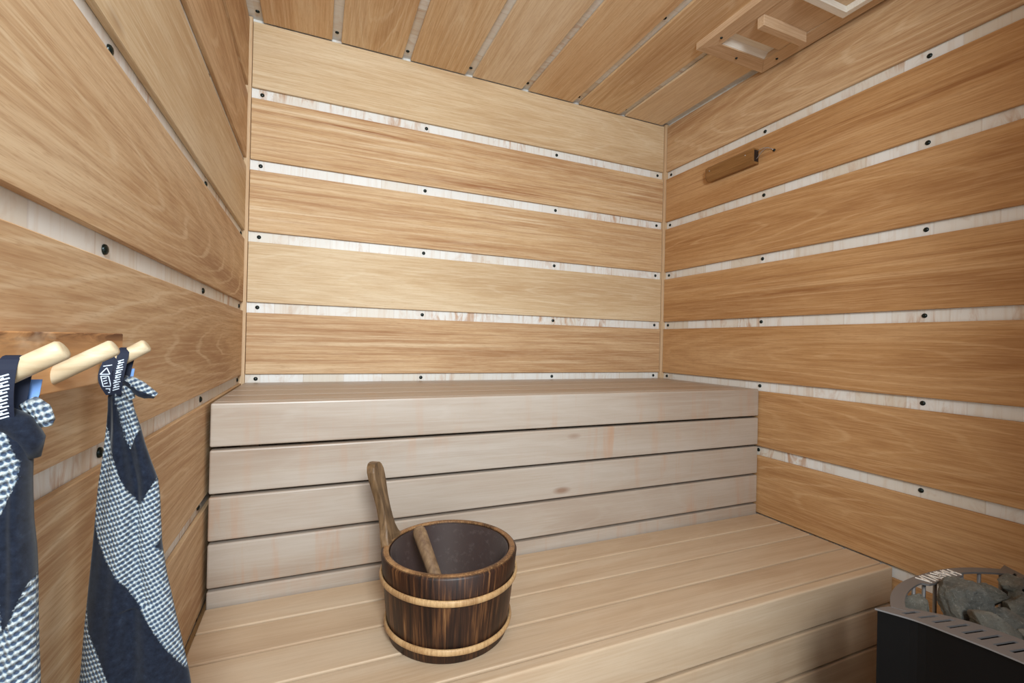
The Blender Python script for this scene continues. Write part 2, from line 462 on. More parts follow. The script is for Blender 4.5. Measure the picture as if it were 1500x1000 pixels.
# upright handle stave, on the side towards the left wall
ha = R(148)
hn = Vector((math.cos(ha), math.sin(ha), 0)); ht = Vector((-math.sin(ha), math.cos(ha), 0))
prof = [(-.012, .052), (.02, .052), (.07, .050), (.12, .047), (.165, .044), (.185, .040), (.200, .031), (.215, .0235), (.235, .0195), (.26, .0180), (.285, .0190), (.31, .0235), (.33, .0265), (.346, .0262), (.357, .021), (.3635, .013), (.365, .004)]
b = bmesh.new(); rows_ = []
for z, hw in prof:
    if z < .003: continue
    zz = z
    r = rad(min(zz, HB)) - .009
    r += max(0, zz - HB) * .26
    th = .0095
    cpt = bc + hn * r + Vector((0, 0, zz))
    ring = []
    for (u, v) in ((-1, -.6), (-.94, -1), (0, -1), (.94, -1), (1, -.6), (1, .6), (.94, 1), (0, 1), (-.94, 1), (-1, .6)):
        curve = 0
        if zz < HB: curve = -(hw * u) ** 2 / (2 * (r + .009))
        ring.append(b.verts.new(cpt + ht * hw * u + hn * (th * v + curve + (.0015 if zz < HB else 0))))
    rows_.append(ring)
for A, B in zip(rows_, rows_[1:]):
    for q in range(10): b.faces.new((A[q], A[(q + 1) % 10], B[(q + 1) % 10], B[q]))
b.faces.new(rows_[0][::-1]); b.faces.new(rows_[-1])
obj('handle', b, handle_wood(), bucket, smooth=False, loc=tuple(bc))

# ladle leaning inside the bucket
lp0 = Vector((.4832, -.7930, .8060)); lp1 = Vector((.5120, -.9020, .7080))
ladle = thing('ladle', 'wooden ladle with a round grey-brown handle leaning inside the bucket', 'ladle', (lp1.x, lp1.y, .62))
s = NT('weathered_dowel', .55, .3)
g = s.noise(s.coords((60, 60, 8)), 1, 4, .6)
s.col(s.ramp(g, [(.35, lin(104, 80, 60)), (.6, lin(140, 114, 86)), (.75, lin(164, 140, 112))]))
dl = (lp0 - lp1).normalized()
b = bmesh.new()
ps = [lp1 - dl * .035 + dl * (.001)]
path = [lp1 - dl * .05, lp1, lp0 - dl * .018, lp0 - dl * .008, lp0 - dl * .002, lp0]
tube(b, path, [.0125, .0135, .0160, .0148, .0105, .0040], 24)
obj('handle', b, s.m, ladle, smooth=True, loc=tuple(lp0))
b = bmesh.new()
cb = lp1 - dl * .045 + Vector((.0, .045, -.012)); cb.z = .6185
lathe(b, [(.004, 0), (.026, .001), (.034, .012), (.037, .034), (.0345, .034), (.031, .014), (.024, .005), (.004, .004)], 40, tuple(cb), close=True)
obj('cup', b, s.m, ladle, smooth=True, loc=tuple(cb))

# ------------------------------------------------------------------ peg rail and towels
rail = thing('peg_rail', 'wooden peg rail with three round pegs on the left wall', 'coat rack', (T, -1.45, 1.226))
s = NT('rustic_rail_wood', .55, .3)
g = s.noise(s.coords((20, 3, 60), rnd=False), 1, 4, .6, .5)
c = s.ramp(g, [(.3, lin(176, 122, 74)), (.55, lin(204, 154, 104)), (.75, lin(222, 182, 136))])
sep = s.n('ShaderNodeSeparateXYZ'); s.l(s.n('ShaderNodeTexCoord').outputs['Object'], sep.inputs[0])
edge = s.val(sep.outputs[2], .010, .026)
bk = s.noise(s.coords((30, 11, 60), rnd=False), 1, 5, .6, 1.2)
c = s.mix(s.mul(edge, s.val(bk, .40, .58, 0, .95)), c, lin(92, 50, 26))
wh = s.noise(s.coords((20, 16, 26), rnd=False), 1, 3, .5)
c = s.mix(s.val(wh, .62, .74, 0, .5), c, lin(236, 214, 184)); s.col(c)
obj('rail_board', bx(XW + TW, .032, -1.86 + .035, -1.1925, 1.1985, 1.2535, bev=.0012), s.m, rail, loc=(.02, -1.45, 1.226))
s = NT('pale_peg_wood', .5, .3)
g = s.noise(s.coords((12, 90, 90)), 1, 4, .6, .3)
s.col(s.ramp(g, [(.3, lin(168, 146, 114)), (.55, lin(190, 173, 144)), (.8, lin(204, 192, 168))])); peg_m = s.m
PEGS = [(-1.447, .0735), (-1.3514, .0735), (-1.245, .0690)]
for y, xt in PEGS:
    b = bmesh.new()
    tube(b, [(.024, y, 1.2100), (xt, y, 1.2400)], .0077, 24, round_end=True)
    obj('peg', b, peg_m, rail, smooth=True, loc=(.032, y, 1.2148))

# towel cloth
def towel_mat(name):
    s = NT(name, .95, .1)
    at = s.n('ShaderNodeAttribute'); at.attribute_name = 'stripe'
    kk = s.n('ShaderNodeAttribute'); kk.attribute_name = 'knit'      # cloth coordinates in metres
    sep = s.n('ShaderNodeSeparateXYZ'); s.l(kk.outputs['Vector'], sep.inputs[0])
    u, v = sep.outputs[0], sep.outputs[1]
    def wave(src, period, ph=0):
        m_ = s.mul(s.mul(src, 2 * math.pi / period), ph, 'ADD')
        nd = s.n('ShaderNodeMath', operation='SINE'); s.l(m_, nd.inputs[0]); return nd.outputs[0]
    # rows climbing to the right, with round loops along each row
    ru = s.mul(s.mul(u, -.42), v, 'ADD')
    row = wave(ru, .0056)
    al = s.mul(s.mul(v, .42), u, 'ADD')
    dots = wave(al, .0038)
    k = s.mul(s.mul(row, .62), s.mul(dots, .38), 'ADD')
    nz = s.noise(s.coords((420, 420, 420), rnd=False), 1, 2)
    k = s.mul(k, s.val(nz, .3, .7, -.25, .25), 'ADD')
    knit = s.ramp(s.val(k, -1, 1), [(.28, lin(58, 72, 94)), (.46, lin(112, 128, 142)), (.70, lin(178, 186, 188))])
    nz2 = s.noise(s.coords((160, 160, 160), rnd=False), 1, 4, .7)
    navy = s.ramp(nz2, [(.3, lin(16, 20, 30)), (.6, lin(28, 34, 47)), (.8, lin(42, 50, 64))])
    wob = s.mul(at.outputs['Fac'], s.val(nz, .3, .7, -.0008, .0008), 'ADD')
    f = s.val(wob, -.0006, .0006)
    s.col(s.mix(f, navy, knit))
    h = s.mix(f, s.mix(1.0, (0, 0, 0, 1), nz2), k)
    s.bump(s.mul(f, k), .9, .0016)
    s.b.inputs['Sheen Weight'].default_value = .15
    return s.m
towel_m = towel_mat('navy_and_white_waffle_cotton')
tape_m = plain('navy_woven_tape', lin(14, 22, 42), .8)
tape_w = plain('white_tape_lettering', lin(190, 200, 212), .7)
label_b = plain('pale_blue_care_tag', lin(100, 136, 190), .7)

def sdist(p, poly):
    """signed distance to polygon, positive inside"""
    x, y = p; inside = False; dmin = 1e9; n = len(poly)
    for i in range(n):
        x1, y1 = poly[i]; x2, y2 = poly[(i + 1) % n]
        if (y1 > y) != (y2 > y) and x < (x2 - x1) * (y - y1) / (y2 - y1) + x1: inside = not inside
        dx, dy = x2 - x1, y2 - y1; t = max(0, min(1, ((x - x1) * dx + (y - y1) * dy) / (dx * dx + dy * dy + 1e-12)))
        dmin = min(dmin, math.hypot(x - x1 - t * dx, y - y1 - t * dy))
    return dmin if inside else -dmin

def interp(tab, z):
    """tab: rows (z, a, b...) sorted by falling z"""
    if z >= tab[0][0]: return tab[0][1:]
    for p, q in zip(tab, tab[1:]):
        if q[0] <= z <= p[0]:
            t = (p[0] - z) / (p[0] - q[0] + 1e-9); return tuple(a + (b_ - a) * t for a, b_ in zip(p[1:], q[1:]))
    return tab[-1][1:]

def cloth(name, parent, tab, yc, polys, seed, crease, nu=150, nv=300, depth=.36, ymax=.030):
    """bunched hanging cloth: closed fold section that follows the outline table (z, xleft, xright)"""
    b = bmesh.new(); z1, z0 = tab[0][0], tab[-1][0]; rings = []; vals = []; kn = []
    for j in range(nv + 1):
        z = z1 + (z0 - z1) * j / nv
        xl, xr = interp(tab, z); xc, hw = (xl + xr) / 2, (xr - xl) / 2
        hy = min(ymax, hw * depth + .004)
        ring = []
        for i in range(nu):
            a = 2 * math.pi * i / nu
            cs, sn = math.cos(a), math.sin(a)
            px = xc + hw * abs(cs) * (1 if cs > 0 else -1)
            py = hy * abs(sn) * (1 if sn > 0 else -1)
            s_ = cs
            g = min(1, (z1 - z) / .05)
            front = 1 if sn < 0 else -1
            w = math.sin(s_ * 5.5 + 2.0 * math.sin(z * 9 + seed) + seed) * .0028 + math.sin(s_ * 11 - z * 22 + seed * 2) * .0012
            cr = crease(s_, z) if sn < 0 else 0
            py += front * (w * g * abs(sn)) + cr * abs(sn)
            n_ = noise.noise(Vector((px * 30, z * 18, seed))) * .0018
            ring.append(b.verts.new((px, yc + py + n_, z)))
            sd = max(sdist((px, z), p) for p in polys)
            vals.append(sd); kn.append((px + (0 if sn < 0 else .4), z, 0))
        rings.append(ring)
    for A, B in zip(rings, rings[1:]):
        for i in range(nu): b.faces.new((A[i], A[(i + 1) % nu], B[(i + 1) % nu], B[i]))
    b.faces.new(rings[0][::-1]); b.faces.new(rings[-1])
    o = obj(name, b, towel_m, parent, smooth=True, loc=((tab[0][1] + tab[0][2]) / 2, yc, tab[0][0]))
    me = o.data
    a1 = me.attributes.new('stripe', 'FLOAT', 'POINT'); a1.data.foreach_set('value', vals)
    a2 = me.attributes.new('knit', 'FLOAT_VECTOR', 'POINT'); a2.data.foreach_set('vector', [c for v in kn for c in v])
    return o

def lump(name, parent, pts, rads, flat, stripe_fn, seed):
    """knotted or folded bit of the same cloth: a swept, slightly flattened roll"""
    b = bmesh.new(); tube(b, pts, rads, 28)
    bmesh.ops.subdivide_edges(b, edges=b.edges[:], cuts=1, use_grid_fill=True)
    c0 = Vector(pts[0])
    vals = []; kn = []
    for v in b.verts:
        v.co += Vector((noise.noise(v.co * 90 + Vector((seed, 0, 0))), noise.noise(v.co * 90 + Vector((0, seed, 0))), noise.noise(v.co * 90 + Vector((0, 0, seed))))) * .0016
        vals.append(stripe_fn(v.co)); kn.append((v.co.x, v.co.z, 0))
    o = obj(name, b, towel_m, parent, smooth=True, loc=tuple(c0))
    a1 = o.data.attributes.new('stripe', 'FLOAT', 'POINT'); a1.data.foreach_set('value', vals)
    a2 = o.data.attributes.new('knit', 'FLOAT_VECTOR', 'POINT'); a2.data.foreach_set('vector', [c for v in kn for c in v])
    return o

def strap(name, parent, pts, width_dir, w, th, mat):
    """flat tape through pts"""
    b = bmesh.new(); wd_ = Vector(width_dir).normalized(); rings = []
    pts = [Vector(p) for p in pts]
    for i, p in enumerate(pts):
        d = (pts[min(i + 1, len(pts) - 1)] - pts[max(i - 1, 0)]).normalized()
        n_ = d.cross(wd_).normalized()
        rings.append([b.verts.new(p + wd_ * w / 2 * u + n_ * th / 2 * v) for u, v in ((-1, -1), (1, -1), (1, 1), (-1, 1))])
    for A, B in zip(rings, rings[1:]):
        for q in range(4): b.faces.new((A[q], A[(q + 1) % 4], B[(q + 1) % 4], B[q]))
    b.faces.new(rings[0][::-1]); b.faces.new(rings[-1])
    return obj(name, b, mat, parent, loc=tuple(pts[0]))
TR = [(1.1974, 0.0426, 0.0573), (1.1837, 0.0381, 0.0588), (1.1684, 0.0384, 0.0616), (1.1492, 0.0376, 0.0676), (1.13, 0.0361, 0.0723), (1.1069, 0.0342, 0.0791), (1.0876, 0.0322, 0.0853), (1.0684, 0.0308, 0.0876), (1.0454, 0.0294, 0.0887), (1.0147, 0.0277, 0.0907), (0.9762, 0.0255, 0.096), (0.9373, 0.0233, 0.104), (0.8983, 0.0211, 0.1121), (0.8592, 0.0189, 0.1197), (0.781, 0.0151, 0.1322), (0.7027, 0.0119, 0.1422)]
PR = [[(0.0475, 1.1974), (0.0511, 1.1974), (0.06, 1.1834), (0.0629, 1.1633), (0.0682, 1.1461), (0.0606, 1.125), (0.056, 1.1383), (0.0465, 1.1837)], [(0.0336, 1.169), (0.038, 1.156), (0.0452, 1.126), (0.0544, 1.0956), (0.0706, 1.0601), (0.0858, 1.0904), (0.104, 1.095), (0.1051, 1.0394), (0.0898, 1.0201), (0.0867, 1.0135), (0.0907, 1.0075), (0.1344, 0.9222), (0.1362, 0.8327), (0.1158, 0.8702), (0.0906, 0.9188), (0.0629, 0.9756), (0.0477, 1.0011), (0.0346, 1.0281), (0.0297, 1.0513), (0.0065, 1.0668), (0.0045, 1.1701)], [(-0.0142, 0.9823), (0.0244, 0.9624), (0.0294, 0.9322), (0.0424, 0.9021), (0.0559, 0.8622), (0.0806, 0.809), (0.1109, 0.7521), (0.113, 0.648), (-0.0088, 0.6981)]]
TL = [(1.188, 0.0296, 0.0499), (1.1735, 0.0235, 0.0569), (1.1634, 0.0219, 0.0555), (1.1429, 0.0204, 0.0555), (1.1122, 0.0184, 0.0565), (1.0917, 0.0173, 0.0581), (1.0661, 0.0163, 0.0594), (1.0405, 0.015, 0.0603), (1.015, 0.0136, 0.0612), (0.9894, 0.0123, 0.0625), (0.9384, 0.01, 0.0648), (0.8618, 0.0074, 0.0679)]
PL = [[(0.0391, 1.1849), (0.0445, 1.1846), (0.0491, 1.1678), (0.0524, 1.1587), (0.0527, 1.1467), (0.0508, 1.1401), (0.0453, 1.1251), (0.0386, 1.1135), (0.0394, 1.0965), (0.0421, 1.076), (0.0455, 1.0491), (0.0464, 1.0349), (0.0525, 1.0492), (0.0581, 1.0686), (0.0697, 1.0921), (0.0833, 1.0308), (0.0875, 0.8139), (0.0026, 0.8513), (-0.001, 1.0485), (0.0228, 1.114), (0.0342, 1.1432), (0.0349, 1.1657)]]
TR = [(z, max(a, T + .004), b_) for z, a, b_ in TR] + [(.640, .0175, .146)]
TL = [(z, max(a, T + .004), b_) for z, a, b_ in TL] + [(.640, .0170, .078)]
def crease_r(s_, z):
    c_ = (1.06 - z) * 1.3 + .28
    return .006 * math.exp(-((s_ - c_) / .16) ** 2) if z > .95 else .004 * math.exp(-((s_ - .1) / .25) ** 2)
def crease_l(s_, z):
    return .006 * math.exp(-((s_ + .1) / .2) ** 2)
YR, YLT = -1.252, -1.440
towel = thing('hanging_towel', 'navy and white waffle towel hanging on the peg nearest the bench', 'towel', (.045, YR, .65), 'towels on the peg rail')
cloth('cloth', towel, TR, YR, PR, 1.3, crease_r)
def dark(v): return -.01
lump('knot', towel, [(.0445, YR, 1.186), (.0465, YR, 1.196), (.0500, YR + .001, 1.203), (.0530, YR + .004, 1.2035)], [.0075, .0078, .0068, .003], .8, dark, 2)
lump('corner_flap', towel, [(.0510, YR - .001, 1.2010), (.0570, YR - .003, 1.2000), (.0670, YR - .004, 1.1935), (.0760, YR - .004, 1.1865), (.0815, YR - .003, 1.1835)], [.0035, .0062, .0078, .0066, .0040], .7,
     lambda v: (v.z - (1.1985 - (v.x - .0570) * .62)) if v.x > .056 else -.01, 4)
lump('fold', towel, [(.0545, YR - .004, 1.196), (.0575, YR - .005, 1.189), (.0590, YR - .004, 1.180)], [.003, .0052, .004], .7, lambda v: .01, 6)
def loop(parent, yp, xs, zpeg, lean, ybase, w=.0115):
    """tape that comes up in front of the peg, over it and down behind"""
    x0, x1 = xs
    pts = []
    zt = zpeg + .0095
    for k in range(9):
        t = k / 8
        pts.append((x0 + (x1 - x0) * t + lean * math.sin(math.pi * t), ybase - .006 + (yp - .0105 - ybase + .006) * t - .003 * math.sin(math.pi * t), 1.186 + (zpeg - 1.186) * t))
    for k in range(1, 8):
        a_ = math.pi * k / 8
        pts.append((x1, yp - .0100 * math.cos(a_), zpeg + .0096 * math.sin(a_)))
    for k in range(9):
        t = k / 8
        pts.append((x1 + (x0 - x1) * t, yp + .0105 + (ybase - yp - .008) * t, zpeg + (1.186 - zpeg) * t))
    o = strap('hanging_loop', parent, pts, (1, .25, 0), w, .0010, tape_m)
    return o, pts[:9]
def lettering(parent, pts, w, kind):
    b = bmesh.new()
    def at(t, u):
        k = min(int(t * 8), 7); f_ = t * 8 - k
        p = Vector(pts[k]).lerp(Vector(pts[k + 1]), f_); return p + Vector((1, .25, 0)).normalized() * u * w
    def seg(t0, u0, t1, u1, th=.00045):
        p, q = at(t0, u0), at(t1, u1); d_ = (q - p).normalized(); n2 = d_.cross(Vector((0, 1, 0))).normalized() * th
        fr_ = Vector((0, -.0009, 0))
        vs = [b.verts.new(v) for v in (p + n2 + fr_, q + n2 + fr_, q - n2 + fr_, p - n2 + fr_, p + n2 + fr_ * .4, q + n2 + fr_ * .4, q - n2 + fr_ * .4, p - n2 + fr_ * .4)]
        for f_ in ((0, 1, 2, 3), (7, 6, 5, 4), (0, 4, 5, 1), (1, 5, 6, 2), (2, 6, 7, 3), (3, 7, 4, 0)): b.faces.new([vs[i] for i in f_])
    if kind:
        seg(.66, -.34, .66, .36); seg(.66, -.34, .86, .0); seg(.66, .36, .86, .0); seg(.91, -.3, .95, .3)
        seg(.28, -.28, .60, -.28); seg(.28, .28, .60, .28); seg(.28, -.28, .28, .28); seg(.60, -.28, .60, .28)
        for k in range(3): seg(.36 + k * .08, -.14, .39 + k * .08, .14)
        seg(.08, -.2, .08, .24); seg(.20, -.2, .20, .24); seg(.08, .24, .20, .24); seg(.08, 0, .20, .05)
    else:
        rr = random.Random(3)
        for k in range(13):
            t = .12 + k * .063; seg(t, -.26 + rr.uniform(-.05, .05), t + .045, .24 + rr.uniform(-.06, .06), .0005)
            if k % 2: seg(t + .02, -.2, t + .05, -.05)
    obj('loop_lettering', b, tape_w, parent)
o1, p1 = loop(towel, PEGS[2][0], (.0445, .0395), 1.2205, -.0042, YR)
lettering(o1, p1, .0115, True)
o2, p2 = loop(towel, PEGS[2][0], (.0470, .0515), 1.2280, .0, YR, .0100)
lettering(o2, p2, .0100, False)
strap('care_tag', towel, [(.0500, YR + .012, 1.195), (.0512, YR + .014, 1.204), (.0520, YR + .015, 1.2135)], (1, .1, 0), .0100, .0006, label_b)

towel2 = thing('hanging_towel', 'navy and white waffle towel at the left edge, on the peg farthest from the bench', 'towel', (.04, YLT, .65), 'towels on the peg rail')
cloth('cloth', towel2, TL, YLT, PL, 4.1, crease_l, depth=.6)
lump('knot', towel2, [(.0240, YLT, 1.176), (.0300, YLT - .002, 1.187), (.0400, YLT - .004, 1.190), (.0500, YLT - .004, 1.184), (.0560, YLT - .002, 1.172), (.0560, YLT, 1.160)], [.006, .010, .0095, .0095, .008, .004], .8, dark, 3)
lump('corner_flap', towel2, [(.0475, YLT + .004, 1.196), (.0540, YLT + .003, 1.198), (.0590, YLT + .002, 1.194), (.0630, YLT, 1.186), (.0640, YLT, 1.182)], [.004, .0068, .0066, .0052, .003], .7, lambda v: .01, 5)
o1, p1 = loop(towel2, PEGS[0][0], (.0410, .0360), 1.2195, -.002, YLT - .004)
lettering(o1, p1, .0115, True)
o2, p2 = loop(towel2, PEGS[0][0], (.0450, .0480), 1.2260, .0, YLT - .004, .0100)
lettering(o2, p2, .0100, False)
strap('care_tag', towel2, [(.0490, YLT + .006, 1.195), (.0512, YLT + .008, 1.206), (.0522, YLT + .009, 1.217)], (1, .1, 0), .0085, .0006, label_b)


# ------------------------------------------------------------------ ceiling vent
vent = thing('ceiling_vent', 'mitred wooden ceiling vent with a sliding shutter beside the right wall', 'vent', (1.70, -.95, CEIL - T))
vm = wood('vent_wood', 1, lin(230, 206, 176), lin(208, 178, 144), lin(170, 132, 98), ribbon=.25, cath=.1, tonal=.5)
vmx = wood('vent_wood_cross', 0, lin(230, 206, 176), lin(208, 178, 144), lin(170, 132, 98), ribbon=.25, cath=.1, tonal=.5)
vz0, vz1 = 2.357, CEIL - T
vx0, vx1, vy1, vy0 = 1.528, 1.872, -.578, -1.50
ox0, ox1, oy1, oy0 = 1.584, 1.806, -.640, -1.44
b = prism(bmesh.new(), [(vx0, vy1), (vx1, vy1), (ox1 + .0005, oy1 + .0005), (ox0 - .0005, oy1 + .0005)], 2, vz0, vz1); obj('end_board', b, vmx, vent, loc=(1.7, vy1, vz0))
b = prism(bmesh.new(), [(vx0, vy0), (vx1, vy0), (ox1, oy0), (ox0, oy0)], 2, vz0, vz1); obj('end_board', b, vmx, vent, loc=(1.7, vy0, vz0))
b = prism(bmesh.new(), [(vx0, vy1 - .0008), (ox0 - .0005, oy1 - .0004), (ox0, oy0 + .0005), (vx0, vy0 + .0008)], 2, vz0, vz1); obj('side_board', b, vm, vent, loc=(vx0, -1, vz0))
b = prism(bmesh.new(), [(vx1, vy1 - .0008), (ox1 + .0005, oy1 - .0004), (ox1, oy0 + .0005), (vx1, vy0 + .0008)], 2, vz0, vz1); obj('side_board', b, vm, vent, loc=(vx1, -1, vz0))
obj('shutter', bx(ox0 + .001, ox1 - .001, -1.43, -.702, vz0 + .003, vz0 + .012), vm, vent, loc=(1.7, -1.05, vz0 + .004))
obj('shutter_grip', bx(1.590, 1.800, -.812, -.786, vz0 - .034, vz0 + .0035, bev=.002), vmx, vent, loc=(1.7, -.80, vz0 - .02))
pale = wood('pale_vent_lining', 0, lin(244, 242, 236), lin(236, 232, 222), lin(214, 202, 184), ribbon=.2, cath=0)
b = bmesh.new()
prism(b, [(oy1 + .0, vz0 + .004), (oy1 - .018, vz0 + .020), (oy1 - .062, vz0 + .020), (oy1 - .062, vz0 + .023), (oy1 - .018, vz0 + .023), (oy1 + .0, vz0 + .023)], 0, ox0, ox1)
obj('lining', b, pale, vent, loc=(1.7, -.67, vz0 + .01))
b = bmesh.new()
fz = vz0 - .018
box(b, 1.60, 1.815, -.945, -.922, fz, vz0 + .003, bev=.0012); box(b, 1.795, 1.815, -1.16, -.945, fz, vz0 + .003, bev=.0012)
box(b, 1.60, 1.62, -1.16, -.945, fz, vz0 + .003, bev=.0012); box(b, 1.60, 1.815, -1.18, -1.16, fz, vz0 + .003, bev=.0012)
obj('duct_frame', b, pale, vent, loc=(1.7, -1.05, fz))
for p in ((1.556, -.668), (1.700, -.606), (1.840, -.668)):
    screw(vent, (p[0], p[1], vz0), (0, 0, -1), r=.0045)

# ------------------------------------------------------------------ temperature sensor on the right wall
sx = W - T
sens = thing('sensor_cover', 'small brown wooden sensor cover on the right wall with bare wires at its end', 'sensor cover', (sx, -.437, 2.03))
sm = wood('brown_sensor_wood', 1, lin(168, 128, 82), lin(146, 106, 62), lin(112, 76, 42), ribbon=.3, cath=0, tonal=.5, rough=.45)
b = bmesh.new()
prof = [(sx, 1.999), (sx - .022, 1.997), (sx - .036, 2.012), (sx - .036, 2.056), (sx - .030, 2.061), (sx, 2.061)]
def ring_at(y, sc_=1.0):
    cz = 2.03
    return [b.verts.new((sx + (px - sx) * sc_, y, cz + (pz - cz) * sc_)) for px, pz in prof]
rs = [ring_at(-.5600), ring_at(-.322), ring_at(-.3135, .93), ring_at(-.3110, .80)]
for A, B in zip(rs, rs[1:]):
    for q in range(6): b.faces.new((A[q], A[(q + 1) % 6], B[(q + 1) % 6], B[q]))
b.faces.new(rs[0][::-1]); b.faces.new(rs[-1])
obj('cover', b, sm, sens, loc=(sx, -.437, 2.03))
obj('end_shade_plate', bx(sx - .026, sx - .004, -.5612, -.5595, 2.008, 2.054), plain('painted_recess_shade', lin(40, 26, 18), .8), sens, loc=(sx, -.56, 2.03))  # dark plate on the closed end, painting the shade of a hollow
for y, z in ((-.338, 2.040), (-.525, 2.042)):
    b = bmesh.new(); lathe(b, [(.0030, 0), (.0026, .0010), (.0003, .0016)], 10, close=False)
    bmesh.ops.transform(b, matrix=Matrix.Rotation(R(-90), 4, 'Y'), verts=b.verts); bmesh.ops.translate(b, verts=b.verts, vec=(sx - .0361, y, z))
    obj('nail', b, steel, sens, smooth=True, loc=(sx - .036, y, z))
wire_m = plain('bare_wire', lin(190, 198, 210), .3, .8)
b = bmesh.new(); tube(b, [(sx - .014, -.556, 2.046), (sx - .016, -.575, 2.0495), (sx - .016, -.597, 2.0500), (sx - .012, -.613, 2.045), (sx - .004, -.624, 2.036), (sx, -.628, 2.032)], .0012, 8)
obj('wire', b, wire_m, sens, smooth=True, loc=(sx, -.56, 2.03))
b = bmesh.new(); tube(b, [(sx - .014, -.552, 2.015), (sx - .018, -.569, 2.020), (sx - .018, -.588, 2.038), (sx - .014, -.607, 2.0465), (sx - .006, -.620, 2.040), (sx, -.628, 2.030)], .0013, 8)
obj('wire', b, wire_m, sens, smooth=True, loc=(sx, -.56, 2.02))
b = bmesh.new(); lathe(b, [(.0055, 0), (.005, .003), (.0004, .0045)], 12, close=False)
bmesh.ops.transform(b, matrix=Matrix.Rotation(R(-90), 4, 'Y'), verts=b.verts); bmesh.ops.translate(b, verts=b.verts, vec=(sx, -.629, 2.031))
obj('wire_screw', b, screw_m, sens, smooth=True, loc=(sx, -.629, 2.031))

# ------------------------------------------------------------------ stone heater
HZ = .75; HX = 1.518; HY = -1.575
heater = thing('sauna_heater', 'black sauna heater full of stones in front of the low bench', 'heater', (HX, HY, 0))
hm = NT('black_heater_enamel', .5, .15); hn_ = hm.noise(hm.coords((9, 9, 9)), 1, 5, .7)
hm.col(hm.mix(hm.val(hn_, .55, .75, 0, .35), lin(6, 5, 5), lin(16, 15, 14)))
gm = NT('graphite_heater_rim', .42, .5); gm.col(lin(128, 125, 124)); gm.b.inputs['Metallic'].default_value = .45
out_pts = [(1.266, -1.347), (1.281, -1.372), (1.297, -1.403), (1.309, -1.450), (1.3185, -1.495), (1.3245, -1.540), (1.3260, HY)]
in_pts = [(1.300, -1.353), (1.330, -1.372), (1.363, -1.404), (1.388, -1.440), (1.402, -1.480), (1.4085, -1.520), (1.4100, HY)]
def mirror_y(ps): return ps + [(x, 2 * HY - y) for x, y in ps[-2::-1]]
def smooth_pts(ps, m_=8):
    r_ = []
    for i in range(len(ps) - 1):
        p0, p1, p2, p3 = ps[max(i - 1, 0)], ps[i], ps[i + 1], ps[min(i + 2, len(ps) - 1)]
        for k in range(m_):
            t = k / m_
            r_.append(tuple(.5 * (2 * p1[j] + (p2[j] - p0[j]) * t + (2 * p0[j] - 5 * p1[j] + 4 * p2[j] - p3[j]) * t * t + (3 * p1[j] - p0[j] - 3 * p2[j] + p3[j]) * t ** 3) for j in (0, 1)))
    return r_ + [ps[-1]]
OUT, INN = smooth_pts(mirror_y(out_pts)), smooth_pts(mirror_y(in_pts))
def dens(ps, n):
    L = [0]
    for a, c_ in zip(ps, ps[1:]): L.append(L[-1] + math.hypot(c_[0] - a[0], c_[1] - a[1]))
    r_ = []
    for k in range(n + 1):
        t = L[-1] * k / n
        for i in range(len(ps) - 1):
            if t <= L[i + 1] + 1e-9:
                u = (t - L[i]) / (L[i + 1] - L[i]); r_.append((ps[i][0] + (ps[i + 1][0] - ps[i][0]) * u, ps[i][1] + (ps[i + 1][1] - ps[i][1]) * u)); break
    return r_
